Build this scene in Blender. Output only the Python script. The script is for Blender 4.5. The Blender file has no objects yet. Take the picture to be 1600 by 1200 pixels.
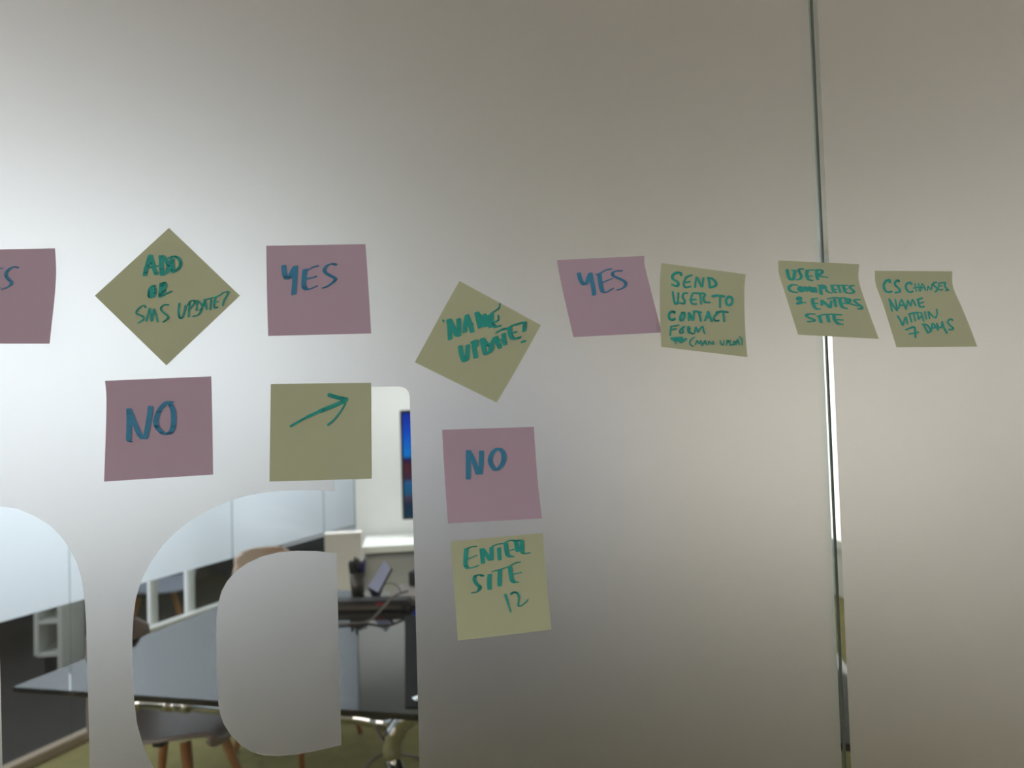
import bpy, bmesh, math, random
from mathutils import Vector, Matrix
from mathutils.geometry import tessellate_polygon

SC = bpy.context.scene
COL = SC.collection
random.seed(7)

# ------------------------------------------------------------------ camera
FPX = 1120.0                       # focal length in pixels of the 1600x1200 frame
YAW, PITCH, ROLL = math.radians(8.18), math.radians(1.9015), math.radians(-1.6737)
CAM = Vector((0, -0.5844, 1.55))   # eye height in front of the glass partition (glass front face is y = 0)
FWD = Vector((math.sin(YAW) * math.cos(PITCH), math.cos(YAW) * math.cos(PITCH), math.sin(PITCH)))
R0 = Vector((math.cos(YAW), -math.sin(YAW), 0)); U0 = R0.cross(FWD)
RGT = R0 * math.cos(ROLL) + U0 * math.sin(ROLL)
UPV = -R0 * math.sin(ROLL) + U0 * math.cos(ROLL)
cd = bpy.data.cameras.new('camera'); cam = bpy.data.objects.new('camera', cd); COL.objects.link(cam)
cd.sensor_width = 36; cd.sensor_fit = 'HORIZONTAL'; cd.lens = 36 * FPX / 1600
cd.clip_start = 0.02
M3 = Matrix((RGT, UPV, -FWD)).transposed()
cam.matrix_world = Matrix.Translation(CAM) @ M3.to_4x4()
cd.dof.use_dof = True; cd.dof.focus_distance = 0.60; cd.dof.aperture_fstop = 7.0
SC.camera = cam

# ------------------------------------------------------------------ colour management, world
vs = SC.view_settings
vs.view_transform = 'Standard'; vs.look = 'None'; vs.gamma = 1; vs.use_curve_mapping = False
vs.exposure = 0.0
SC.display_settings.display_device = 'sRGB'
try:
    SC.cycles.use_denoising = True; SC.cycles.denoiser = 'OPENIMAGEDENOISE'
    SC.cycles.max_bounces = 14; SC.cycles.diffuse_bounces = 6; SC.cycles.glossy_bounces = 6
    SC.cycles.transmission_bounces = 12; SC.cycles.transparent_max_bounces = 24
    SC.cycles.sample_clamp_indirect = 6.0
    SC.cycles.caustics_reflective = False; SC.cycles.caustics_refractive = True
except Exception:
    pass
w = bpy.data.worlds.new('daylight'); SC.world = w; w.use_nodes = True
w.node_tree.nodes['Background'].inputs[0].default_value = (0.75, 0.86, 1.0, 1)
w.node_tree.nodes['Background'].inputs[1].default_value = 0.25

# ------------------------------------------------------------------ far-room daylight and added fill lamps
def area(name, loc, target, sx, sy, power, col, spread=180):
    l = bpy.data.lights.new(name, 'AREA'); l.shape = 'RECTANGLE'; l.size = sx; l.size_y = sy
    l.energy = power; l.color = col; l.spread = math.radians(spread)
    o = bpy.data.objects.new(name, l); COL.objects.link(o); o.location = loc
    o.rotation_euler = (Vector(target) - Vector(loc)).to_track_quat('-Z', 'Y').to_euler()
    return o
XR = 3.3                                                # right wall of the meeting room
SANG = math.radians(30.5)                                 # the side glass wall runs at this angle from the view
SD = Vector((math.sin(SANG), math.cos(SANG), 0))        # along the side glass
SN = Vector((math.cos(SANG), -math.sin(SANG), 0))       # from the side glass into the meeting room
SA = Vector((-1.680, 3.097, 0))
def sw(s, off=0.0, z=0.0):                              # a point on the side glass wall
    p = SA + SD * s + SN * off; return Vector((p.x, p.y, z))
area('far_room_window_light', sw(-0.1, -1.45, 2.15), sw(-0.1, 0, 1.75), 4.4, 0.9, 83, (0.87, 0.92, 1.0), 170)
area('end_wall_fill', (0.6, 4.55, 2.64), (0.6, 4.88, 0.5), 3.2, 0.25, 26, (0.95, 1.0, 1.0), 84)  # added unseen fill lamp that brightens the end wall
area('right_wall_fill', (2.2, 2.3, 2.64), (3.3, 2.3, 1.65), 3.0, 0.25, 10, (0.92, 0.98, 1.0), 80)  # unseen fill, added to lift the right wall seen through the film
area('corridor_fill_left', (-3.6, -1.55, 1.5), (0, -0.2, 1.45), 1.3, 1.8, 55, (1.0, 0.97, 0.96))  # added fill lighting the sticky notes from the left, no window known there
area('corridor_fill_top', (0.85, -0.6, 2.66), (0.85, -0.5, 0), 1.5, 0.3, 2.8, (1.0, 0.97, 0.95), 165)  # unseen overhead lamp added to light the sticky notes

# ------------------------------------------------------------------ materials
def srgb(r, g, b):
    f = lambda c: (c / 255 / 12.92) if c / 255 <= 0.04045 else ((c / 255 + 0.055) / 1.055) ** 2.4
    return (f(r), f(g), f(b), 1)
def mat(name, col, rough=0.6, metal=0.0, spec=0.5, noise=0.0, nscale=40, ior=1.5, bump=0.0):
    m = bpy.data.materials.new(name); m.use_nodes = True
    nt = m.node_tree; b = nt.nodes['Principled BSDF']
    b.inputs['Base Color'].default_value = col; b.inputs['Roughness'].default_value = rough
    b.inputs['Metallic'].default_value = metal; b.inputs['Specular IOR Level'].default_value = spec
    b.inputs['IOR'].default_value = ior
    if noise or bump:
        tc = nt.nodes.new('ShaderNodeTexCoord'); n = nt.nodes.new('ShaderNodeTexNoise')
        n.inputs['Scale'].default_value = nscale; n.inputs['Detail'].default_value = 4
        nt.links.new(tc.outputs['Object'], n.inputs['Vector'])
        if noise:
            mx = nt.nodes.new('ShaderNodeMix'); mx.data_type = 'RGBA'
            mx.inputs['A'].default_value = [c * (1 - noise) for c in col[:3]] + [1]
            mx.inputs['B'].default_value = [min(1, c * (1 + noise)) for c in col[:3]] + [1]
            nt.links.new(n.outputs['Fac'], mx.inputs['Factor']); nt.links.new(mx.outputs['Result'], b.inputs['Base Color'])
        if bump:
            bp = nt.nodes.new('ShaderNodeBump'); bp.inputs['Strength'].default_value = bump; bp.inputs['Distance'].default_value = 0.01
            nt.links.new(n.outputs['Fac'], bp.inputs['Height']); nt.links.new(bp.outputs['Normal'], b.inputs['Normal'])
    return m
def clear_glass(name, tint, r0=0.02):                 # thin architectural glass: sees through, mirrors at grazing angles
    m = bpy.data.materials.new(name); m.use_nodes = True; nt = m.node_tree; nt.nodes.clear()
    out = nt.nodes.new('ShaderNodeOutputMaterial'); mx = nt.nodes.new('ShaderNodeMixShader')
    t = nt.nodes.new('ShaderNodeBsdfTransparent'); g = nt.nodes.new('ShaderNodeBsdfGlossy'); lw = nt.nodes.new('ShaderNodeLayerWeight')
    lw.inputs['Blend'].default_value = 0.5
    pw = nt.nodes.new('ShaderNodeMath'); pw.operation = 'POWER'; pw.inputs[1].default_value = 5.0
    ma = nt.nodes.new('ShaderNodeMath'); ma.operation = 'MULTIPLY_ADD'; ma.inputs[1].default_value = 0.97; ma.inputs[2].default_value = r0
    t.inputs[0].default_value = tint; g.inputs['Roughness'].default_value = 0.0
    nt.links.new(lw.outputs['Facing'], pw.inputs[0]); nt.links.new(pw.outputs[0], ma.inputs[0])
    nt.links.new(ma.outputs[0], mx.inputs[0]); nt.links.new(t.outputs[0], mx.inputs[1]); nt.links.new(g.outputs[0], mx.inputs[2])
    nt.links.new(mx.outputs[0], out.inputs[0]); return m
def rough_film(name, col, rough, diff_mix, diff_col):
    m = bpy.data.materials.new(name); m.use_nodes = True; nt = m.node_tree; nt.nodes.clear()
    out = nt.nodes.new('ShaderNodeOutputMaterial'); mx = nt.nodes.new('ShaderNodeMixShader')
    g = nt.nodes.new('ShaderNodeBsdfGlass'); g.distribution = 'MULTI_GGX'
    g.inputs['Color'].default_value = col; g.inputs['Roughness'].default_value = rough; g.inputs['IOR'].default_value = 1.3
    d = nt.nodes.new('ShaderNodeBsdfDiffuse'); d.inputs[0].default_value = diff_col
    mx.inputs[0].default_value = diff_mix
    nt.links.new(g.outputs[0], mx.inputs[1]); nt.links.new(d.outputs[0], mx.inputs[2]); nt.links.new(mx.outputs[0], out.inputs[0])
    return m
def translucent(name, dcol, tcol, fac, noise=0.06, nscale=60):
    m = bpy.data.materials.new(name); m.use_nodes = True; nt = m.node_tree; nt.nodes.clear()
    out = nt.nodes.new('ShaderNodeOutputMaterial'); mx = nt.nodes.new('ShaderNodeMixShader')
    d = nt.nodes.new('ShaderNodeBsdfDiffuse'); t = nt.nodes.new('ShaderNodeBsdfTranslucent')
    t.inputs[0].default_value = tcol; mx.inputs[0].default_value = fac
    tc = nt.nodes.new('ShaderNodeTexCoord'); n = nt.nodes.new('ShaderNodeTexNoise'); n.inputs['Scale'].default_value = nscale
    mc = nt.nodes.new('ShaderNodeMix'); mc.data_type = 'RGBA'
    mc.inputs['A'].default_value = [c * (1 - noise) for c in dcol[:3]] + [1]; mc.inputs['B'].default_value = [min(1, c * (1 + noise)) for c in dcol[:3]] + [1]
    nt.links.new(tc.outputs['Object'], n.inputs['Vector']); nt.links.new(n.outputs['Fac'], mc.inputs['Factor']); nt.links.new(mc.outputs['Result'], d.inputs[0])
    nt.links.new(d.outputs[0], mx.inputs[1]); nt.links.new(t.outputs[0], mx.inputs[2]); nt.links.new(mx.outputs[0], out.inputs[0])
    return m

M = {}
M['glass'] = clear_glass('clear_glass', (0.97, 0.97, 0.96, 1))
M['glass_side'] = clear_glass('clear_glass_side', (0.95, 0.965, 0.965, 1))
M['glass_edge'] = clear_glass('green_glass_edge', (0.88, 0.93, 0.91, 1))
M['film'] = rough_film('frosted_film', (1.0, 0.970, 0.952, 1), 0.66, 0.0, (0.6, 0.6, 0.6, 1))
M['band'] = translucent('frosted_band', (0.5, 0.5, 0.5, 1), (0.91, 0.965, 0.99, 1), 0.85, 0.01)
md = bpy.data.materials.new('daylight_pane'); md.use_nodes = True; md.node_tree.nodes.clear()
_o = md.node_tree.nodes.new('ShaderNodeOutputMaterial'); _e = md.node_tree.nodes.new('ShaderNodeEmission')
_e.inputs[0].default_value = (1.0, 0.985, 0.94, 1); _e.inputs[1].default_value = 1.65; md.node_tree.links.new(_e.outputs[0], _o.inputs[0])
M['daylight_pane'] = md
M['bead'] = translucent('white_streak_bead', (0.6, 0.6, 0.6, 1), (0.98, 0.98, 0.98, 1), 0.93, 0.0)
M['silicone'] = mat('dark_silicone', srgb(90, 92, 84), 0.4)
M['white_trim'] = mat('white_trim', srgb(235, 238, 236), 0.5)
M['wall'] = mat('white_wall', (0.78, 0.79, 0.77, 1), 0.8, noise=0.02, nscale=6)
M['ceiling'] = mat('grey_ceiling', (0.75, 0.72, 0.68, 1), 0.9, noise=0.03, nscale=5)
M['dark_wall'] = mat('dark_grey_wall', srgb(52, 52, 52), 0.8)
M['carpet'] = mat('green_carpet', srgb(134, 128, 80), 0.95, noise=0.25, nscale=14, bump=0.3)
M['dark_carpet'] = mat('dark_carpet', srgb(40, 38, 37), 0.85, noise=0.25, nscale=9, bump=0.05)
M['sill'] = mat('beige_threshold', srgb(170, 155, 135), 0.5)
M['note_yellow'] = translucent('yellow_green_paper', srgb(196, 200, 170), srgb(214, 216, 170), 0.2, 0.03, 25)
M['note_pink'] = translucent('pink_paper', srgb(200, 176, 194), srgb(206, 166, 190), 0.2, 0.03, 25)
M['ink_teal'] = mat('teal_marker', srgb(46, 166, 156), 0.7, noise=0.22, nscale=160)
M['ink_blue'] = mat('blue_marker', srgb(62, 138, 178), 0.7, noise=0.22, nscale=160)
M['table_black'] = mat('black_glossy_tabletop', (0.006, 0.006, 0.008, 1), 0.03, spec=0.5, ior=1.75)
M['chrome'] = mat('polished_metal', (0.78, 0.79, 0.77, 1), 0.12, 1.0)
M['chair_shell'] = mat('taupe_chair_shell', srgb(158, 146, 140), 0.45, noise=0.05)
M['chair_tan_sunlit'] = mat('sunlit_tan_shell', srgb(240, 216, 196), 0.5, noise=0.05)  # shell colour lightened, sunlight on the chair back put into it
M['chair_grey'] = mat('grey_chair_shell', srgb(120, 126, 140), 0.5, noise=0.05)
M['wood'] = mat('warm_beech_wood', srgb(168, 116, 66), 0.45, noise=0.2, nscale=20)
M['black'] = mat('black_plastic', (0.012, 0.012, 0.013, 1), 0.35)
M['matte_black'] = mat('matte_black_rubber', (0.006, 0.006, 0.010, 1), 0.7, spec=0.25)
M['bar'] = mat('dark_grey_plastic', (0.02, 0.02, 0.02, 1), 0.4)
M['brown_grille'] = mat('brown_grey_grille', srgb(92, 84, 74), 0.6)
M['red'] = mat('red_tab', srgb(190, 45, 45), 0.5)
M['grey_panel'] = mat('grey_cabinet', srgb(186, 188, 192), 0.6, noise=0.03, nscale=8)
M['grey_light'] = mat('light_grey_cabinet', srgb(238, 234, 230), 0.6)
M['white_gloss'] = mat('white_laminate', srgb(238, 240, 236), 0.4)
M['paper'] = mat('white_paper', srgb(205, 195, 190), 0.8)
M['screen_blue'] = mat('pale_blue_sheet', srgb(205, 215, 250), 0.6)
M['navy'] = mat('dark_navy_plastic', srgb(28, 34, 66), 0.5)
M['pen_blue'] = mat('blue_pen', srgb(25, 25, 110), 0.4)
M['mesh_cup'] = mat('grey_cup', srgb(96, 92, 86), 0.35, 0.6)
M['cable'] = mat('grey_cable', srgb(130, 124, 118), 0.5)

# ------------------------------------------------------------------ helpers
def link(name, bm, m, parent=None, smooth=False):
    me = bpy.data.meshes.new(name); bm.normal_update(); bm.to_mesh(me); bm.free()
    ms = m if isinstance(m, (list, tuple)) else [m]
    for x in ms: me.materials.append(x)
    if smooth:
        for p in me.polygons: p.use_smooth = True
    o = bpy.data.objects.new(name, me); COL.objects.link(o)
    if parent is not None: o.parent = parent
    return o
def tag(o, label, cat, group=None, kind=None):
    o['label'] = label; o['category'] = cat
    if group: o['group'] = group
    if kind: o['kind'] = kind
    return o
def root(name, loc, rz=0.0):
    o = bpy.data.objects.new(name, None); COL.objects.link(o); o.location = loc; o.rotation_euler = (0, 0, rz)
    o.empty_display_size = 0.1; return o
def add_box(bm, c, s, rz=0.0, bevel=0.0, mi=0, rot=None):
    b2 = bmesh.new(); bmesh.ops.create_cube(b2, size=1)
    for v in b2.verts: v.co = Vector((v.co.x * s[0], v.co.y * s[1], v.co.z * s[2]))
    if bevel: bmesh.ops.bevel(b2, geom=b2.edges[:], offset=bevel, segments=2, affect='EDGES')
    R = rot if rot is not None else Matrix.Rotation(rz, 3, 'Z')
    merge(bm, b2, lambda v: R @ v + Vector(c), mi)
def merge(bm, b2, f, mi=0):
    mp = {}
    for v in b2.verts: mp[v] = bm.verts.new(f(v.co))
    for fc in b2.faces:
        try:
            nf = bm.faces.new([mp[v] for v in fc.verts]); nf.material_index = mi; nf.smooth = fc.smooth
        except ValueError: pass
    b2.free()
def box_bm(c, s, rz=0.0, bevel=0.0):
    bm = bmesh.new(); add_box(bm, c, s, rz, bevel); return bm
def add_tube(bm, pts, rad, seg=10, mi=0, caps=True):
    pts = [Vector(p) for p in pts]; n = len(pts)
    rads = rad if isinstance(rad, (list, tuple)) else [rad] * n
    rings = []; prev = None
    for i, p in enumerate(pts):
        t = (pts[min(i + 1, n - 1)] - pts[max(i - 1, 0)]).normalized()
        if prev is None:
            a = t.orthogonal().normalized()
        else:
            a = prev - t * prev.dot(t)
            a = a.normalized() if a.length > 1e-6 else t.orthogonal().normalized()
        prev = a; b = t.cross(a)
        rings.append([bm.verts.new(p + (a * math.cos(k * 2 * math.pi / seg) + b * math.sin(k * 2 * math.pi / seg)) * rads[i]) for k in range(seg)])
    for i in range(n - 1):
        for k in range(seg):
            f = bm.faces.new((rings[i][k], rings[i][(k + 1) % seg], rings[i + 1][(k + 1) % seg], rings[i + 1][k])); f.material_index = mi; f.smooth = True
    if caps:
        bm.faces.new(rings[0][::-1]).material_index = mi; bm.faces.new(rings[-1]).material_index = mi
def tube_bm(pts, rad, seg=10):
    bm = bmesh.new(); add_tube(bm, pts, rad, seg); return bm
def smooth_path(pts, n=8):
    pts = [Vector(p) for p in pts]
    if len(pts) < 3: return pts
    out = []
    for i in range(len(pts) - 1):
        p0 = pts[max(i - 1, 0)]; p1 = pts[i]; p2 = pts[i + 1]; p3 = pts[min(i + 2, len(pts) - 1)]
        for k in range(n):
            t = k / n
            out.append(0.5 * ((2 * p1) + (p2 - p0) * t + (2 * p0 - 5 * p1 + 4 * p2 - p3) * t * t + (3 * p1 - p0 - 3 * p2 + p3) * t ** 3))
    out.append(pts[-1]); return out
def ray(px, py): return FWD + RGT * ((px - 800) / FPX) - UPV * ((py - 600) / FPX)
def on_y(px, py, y):            # where a sight line meets a plane parallel to the glass
    d = ray(px, py); return CAM + d * ((y - CAM.y) / d.y)
def on_z(px, py, z):
    d = ray(px, py); return CAM + d * ((z - CAM.z) / d.z)
def prism_bm(loops, y0, y1):    # polygon with holes given as (x, z) loops, extruded from y0 to y1
    bm = bmesh.new()
    tri = tessellate_polygon([[Vector((x, z, 0)) for x, z in lp] for lp in loops])
    flat = [q for lp in loops for q in lp]
    fr = [bm.verts.new((x, y0, z)) for x, z in flat]; bk = [bm.verts.new((x, y1, z)) for x, z in flat]
    for a, b, c in tri:
        bm.faces.new((fr[a], fr[b], fr[c])); bm.faces.new((bk[c], bk[b], bk[a]))
    i = 0
    for lp in loops:
        n = len(lp)
        for k in range(n):
            a, b = i + k, i + (k + 1) % n
            bm.faces.new((fr[a], fr[b], bk[b], bk[a]))
        i += n
    bmesh.ops.recalc_face_normals(bm, faces=bm.faces[:])
    return bm

# ------------------------------------------------------------------ room shell
H = 2.70
YE = 5.20                                    # end wall of the meeting room
s_end = (YE - SA.y) / SD.y
corner = sw(s_end)
s_start = -3.3
def poly_slab(name, pts, z0, z1, m, label, cat):
    bm = bmesh.new(); lo = [bm.verts.new((x, y, z0)) for x, y in pts]; hi = [bm.verts.new((x, y, z1)) for x, y in pts]
    bm.faces.new(hi); bm.faces.new(lo[::-1]); n = len(pts)
    for k in range(n): bm.faces.new((lo[k], lo[(k + 1) % n], hi[(k + 1) % n], hi[k]))
    bmesh.ops.recalc_face_normals(bm, faces=bm.faces[:])
    return tag(link(name, bm, m), label, cat, kind='structure')
p0 = sw(s_start)
poly_slab('floor', [(p0.x, p0.y), (p0.x, -2.6), (XR, -2.6), (XR, YE), (corner.x, corner.y)], -0.1, 0, M['carpet'], 'olive green carpet under the black meeting table', 'floor')
q0 = sw(s_start, -0.0); q1 = sw(s_end + 3.0, 0)
poly_slab('floor_outer', [(q0.x, q0.y), (q1.x, q1.y), (-2.5, 9.5), (-8.5, 9.5), (-8.5, q0.y)], -0.1, -0.001, M['dark_carpet'], 'dark grey floor beyond the far glass wall', 'floor')
poly_slab('ceiling', [(-8.5, -2.6), (XR, -2.6), (XR, 9.5), (-8.5, 9.5)], H, H + 0.1, M['ceiling'], 'dull grey ceiling over both rooms', 'ceiling')
tag(link('wall_back', box_bm(((corner.x + XR) / 2, YE + 0.05, H / 2), (XR - corner.x, 0.1, H)), M['wall']), 'white end wall behind the screen', 'wall', kind='structure')
tag(link('wall_right', box_bm((XR + 0.05, 1.3, H / 2), (0.1, 7.8, H)), M['wall']), 'white right wall of the meeting room', 'wall', kind='structure')
tag(link('wall_corridor', box_bm((-0.5, -2.65, H / 2), (7.6, 0.1, H)), M['wall']), 'pale corridor wall facing the glass partition', 'wall', kind='structure')
fw = sw(0.6, -2.15)
bm = bmesh.new()                                     # far facade with a window opening
add_box(bm, (fw.x, fw.y, 0.45), (0.1, 6.5, 0.9), -SANG); add_box(bm, (fw.x, fw.y, 2.63), (0.1, 6.5, 0.14), -SANG)
tag(link('wall_left', bm, M['dark_wall']), 'grey outer wall under the far windows', 'wall', kind='structure')

# side glass wall of the meeting room: clear panes with a frosted band, standing on a beige threshold
ZB = 0.672
panes = [(s_start, 0.080), (0.083, 1.138), (1.142, 2.046), (2.054, s_end - 0.005)]
for i, (a, b) in enumerate(panes):
    c = sw((a + b) / 2, 0, (H - 0.03) / 2 + 0.03)
    W = tag(root('window_%d' % (i + 3), sw((a + b) / 2), -SANG),
            ['side glass pane nearest the partition, frosted above knee height', 'side glass pane behind the near table corner, frosted above knee height',
             'side glass pane behind the sunlit tan chair, frosted above knee height', 'last side glass pane before the white end wall'][i], 'window', kind='structure')
    L = b - a
    bm = bmesh.new(); add_box(bm, (0, 0, H / 2 + 0.015), (0.010, L, H - 0.03))
    for f in bm.faces:
        if abs(f.normal.y) > 0.5 or True:
            pass
    bm.normal_update()
    for f in bm.faces:
        if abs(f.calc_center_median().y) > L / 2 - 1e-4: f.material_index = 1
    link('pane', bm, [M['glass_side'], M['glass_edge']], W)
    bm = bmesh.new(); h0 = ZB
    vs4 = [bm.verts.new(v) for v in ((-0.006, -L / 2, h0), (-0.006, L / 2, h0), (-0.006, L / 2, H), (-0.006, -L / 2, H))]
    bm.faces.new(vs4); link('frosted_band', bm, M['band'], W)
c = sw((s_start + s_end) / 2)
tag(link('trim_1', box_bm((c.x, c.y, 0.02), (0.06, s_end - s_start, 0.04), -SANG, 0.004), M['sill']), 'beige threshold under the side glass wall', 'trim', kind='structure')
def bead(name, s0, s1, z0, z1, wdt, label, upright=True):      # half-round translucent bead, open at the back
    bm = bmesh.new(); g = []
    for k in range(7):
        a = math.pi * k / 6
        if upright:
            p, q = sw(s0 + wdt / 2 * math.cos(a), 0.002 + 0.006 * math.sin(a)), None
            g.append([bm.verts.new((p.x, p.y, z0)), bm.verts.new((p.x, p.y, z1))])
        else:
            r = []
            for ss in (s0, s1):
                p = sw(ss, 0.006 + 0.006 * math.sin(a)); r.append(bm.verts.new((p.x, p.y, z0 + wdt / 2 * math.cos(a))))
            g.append(r)
    for k in range(6): bm.faces.new((g[k][0], g[k + 1][0], g[k + 1][1], g[k][1]))
    return tag(link(name, bm, M['bead'], smooth=True), label, 'trim', kind='structure')
bead('trim_4', 1.50, s_end - 0.01, ZB - 0.010, ZB - 0.010, 0.020, 'added white strip for the bright streak along the foot of the frosted band', False)  # added strip stands in for the backlit bright edge of the band

# ------------------------------------------------------------------ glass partition in front of the camera
GT = 0.012
jl_t, jl_b = on_y(1279.0, 250, 0), on_y(1318, 1150, 0)
XJ = (on_y(1291.5, 540, 0).x + on_y(1293.5, 540, 0).x) / 2
def pane(name, x0, x1, edge, label, loops):
    W = tag(root(name, ((x0 + x1) / 2, 0, 0)), label, 'window', kind='structure')
    bm = bmesh.new(); add_box(bm, (0, GT / 2, H / 2), (x1 - x0, GT, H), bevel=0.0)
    for f in bm.faces:
        if abs(f.calc_center_median().x) > (x1 - x0) / 2 - 1e-4: f.material_index = 1
    link('pane', bm, [M['glass'], M['glass_edge']], W)
    for lp in loops:
        bm = prism_bm(lp, -0.0006, -0.0002)
        for v in bm.verts: v.co.x -= (x0 + x1) / 2
        link('frosted_film', bm, M['film'], W)
    return W
FY = -0.0004
def px2xz(lst): return [((lambda p: (p.x, p.z))(on_y(x, y, FY))) for x, y in lst]
N_CUT = [(143, 1330), (140, 1200), (139.3, 1145), (136.5, 1040), (134.7, 975), (132.3, 936), (128.3, 906.5), (121, 881), (111, 860.6), (97, 839.6), (79, 821), (55, 806.6), (27.5, 794.7), (0, 791),
         (-30, 791), (-62, 797), (-95, 812), (-122, 836), (-124, 800), (-235, 802), (-228, 1335), (-112, 1332), (-116, 1010), (-108, 960), (-92, 925), (-62, 903), (-32, 908), (-12, 940), (-2, 985), (0.5, 1060), (3.5, 1200), (6, 1330)]
D_OUT = [(523, 767.6), (500, 766.4), (478, 765.8), (455, 766.4), (432, 767.7), (410, 770), (387, 774.5), (365, 780.5), (335, 792.5), (305, 809), (289, 819.5), (275, 831.5), (254, 852.5), (236, 878), (225, 899), (217.5, 917), (212, 936), (208.4, 962.5), (206.6, 993), (206.4, 1037), (207.7, 1070), (209.7, 1098), (214, 1131), (220.6, 1155), (229.4, 1179), (240.3, 1200),
         (262, 1228), (295, 1250), (345, 1265), (400, 1268), (460, 1262), (505, 1246), (537, 1228), (539, 1332), (659, 1330), (655.6, 1200), (650, 980), (646, 834), (642.7, 720), (640.3, 619.7), (638.5, 612.7), (633.3, 606.8), (624, 603.8), (579.7, 604.6), (532, 606), (523, 609), (519.5, 618), (521, 690)]
D_IN = [(525.8, 864.5), (496, 861.2), (463.5, 860.6), (435, 863), (408.8, 869.5), (387, 879.4), (369.4, 891.4), (355, 907.8), (346.4, 923), (341, 942.8), (338.3, 964.7), (337.5, 993), (338.2, 1040), (340, 1080), (341.5, 1100), (344, 1115), (349.7, 1131), (360.6, 1148.4), (376, 1163.8), (393.5, 1174.7), (413, 1180), (435, 1181), (463.5, 1178.6), (496, 1172.5), (533.5, 1163.8)]
XL = -2.6
fe_l = XJ - 0.0042; fe_r = XJ + 0.0050
outer = [(XL, 0.02), (fe_l, 0.02), (fe_l, H - 0.02), (XL, H - 0.02)]
pane('window_1', XL - 0.01, XJ - 0.0008, 1, 'large glass partition pane with frosted film and letter shapes cut clear', [[outer, px2xz(N_CUT), px2xz(D_OUT)], [px2xz(D_IN)]])
XRG = 3.2
pane('window_2', XJ + 0.0008, XRG, 0, 'frosted glass partition pane right of the vertical joint', [[[(fe_r, 0.02), (XRG - 0.01, 0.02), (XRG - 0.01, H - 0.02), (fe_r, H - 0.02)]]])
tag(link('trim_5', box_bm((XJ, 0.0012, H / 2), (0.0014, 0.0022, H - 0.02)), M['silicone']), 'dark silicone seam between the two frosted panes', 'trim', kind='structure')

Wr = tag(root('window_7', (XR, 4.55, 1.25)), 'bright window in the right wall behind the frosted glass', 'window', kind='structure')
bm = bmesh.new()
for cy, cz, sy, sz in ((0, 0.83, 1.22, 0.06), (0, -0.83, 1.22, 0.06), (0.58, 0, 0.06, 1.6), (-0.58, 0, 0.06, 1.6)): add_box(bm, (-0.02, cy, cz), (0.05, sy, sz), 0, 0.003)
link('window_frame', bm, M['white_trim'], Wr)
link('window_pane', box_bm((-0.012, 0, 0), (0.008, 1.12, 1.62)), M['daylight_pane'], Wr)

# ------------------------------------------------------------------ sticky notes and their handwriting
def hull(pts):
    pts = sorted(set((round(a, 4), round(b, 4)) for a, b in pts))
    def half(ps):
        h = []
        for p in ps:
            while len(h) > 1 and (h[-1][0] - h[-2][0]) * (p[1] - h[-2][1]) - (h[-1][1] - h[-2][1]) * (p[0] - h[-2][0]) <= 0: h.pop()
            h.append(p)
        return h[:-1]
    return half(pts) + half(pts[::-1])
def nib(w, h, ang, n=10):
    a = math.radians(ang); out = []
    for k in range(n):
        t = 2 * math.pi * k / n
        cx = math.copysign(abs(math.cos(t)) ** 0.6, math.cos(t)) * w / 2; cy = math.copysign(abs(math.sin(t)) ** 0.6, math.sin(t)) * h / 2
        out.append((cx * math.cos(a) - cy * math.sin(a), cx * math.sin(a) + cy * math.cos(a)))
    return out
class Sheet:
    """a paper sheet hanging off the glass: rows of (left, right) picture points, each row with its distance from the glass"""
    def __init__(s, rows, lifts):
        s.L = smooth_path([Vector((*r[0], 0)) for r in rows], 6); s.R = smooth_path([Vector((*r[1], 0)) for r in rows], 6)
        lf = smooth_path([Vector((l, 0, 0)) for l in lifts], 6); s.lf = [max(0.0, v.x) + 0.0010 for v in lf]
    def lift(s, px, py):
        n = len(s.L)
        for i in range(n - 1):
            a, b = s.L[i], s.R[i]; c, d = s.L[i + 1], s.R[i + 1]
            u = max(0, min(1, ((px - a.x) * (b.x - a.x) + (py - a.y) * (b.y - a.y)) / ((b - a).length_squared)))
            p, q = a.lerp(b, u), c.lerp(d, u)
            t = ((px - p.x) * (q.x - p.x) + (py - p.y) * (q.y - p.y)) / (q - p).length_squared
            if t <= 1 or i == n - 2: return s.lf[i] + (s.lf[i + 1] - s.lf[i]) * max(0, t)
    def mesh(s, org):
        bm = bmesh.new(); K = 8; grid = []
        for a, b, l in zip(s.L, s.R, s.lf):
            grid.append([bm.verts.new(on_y(a.x + (b.x - a.x) * k / K, a.y + (b.y - a.y) * k / K, -l) - org) for k in range(K + 1)])
        for i in range(len(grid) - 1):
            for k in range(K):
                bm.faces.new((grid[i][k], grid[i + 1][k], grid[i + 1][k + 1], grid[i][k + 1]))
        return bm
def ink_mesh(sheet, groups, org):
    bm = bmesh.new(); dz = 0.0
    for ox, oy, sc, nw, nh, na, strokes in groups:
        base = nib(nw, nh, na)
        for st in strokes:
            w = 1.0
            if isinstance(st, tuple): w, st = st
            pts = [(ox + x / sc, oy + y / sc) for x, y in st]
            path = [(v.x, v.y) for v in smooth_path([Vector((x, y, 0)) for x, y in pts], 3)]
            nb = [(a * w, b * max(w, 0.8)) for a, b in base]
            dz += 0.000004
            for (x0, y0), (x1, y1) in zip(path[:-1], path[1:]):
                hp = hull([(x0 + a, y0 + b) for a, b in nb] + [(x1 + a, y1 + b) for a, b in nb])
                vv = [bm.verts.new(on_y(x, y, -(sheet.lift(x, y) + 0.00025 + dz)) - org) for x, y in hp]
                try: bm.faces.new(vv)
                except ValueError: pass
    return bm
T = 0.42     # thin stroke share of the nib
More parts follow.
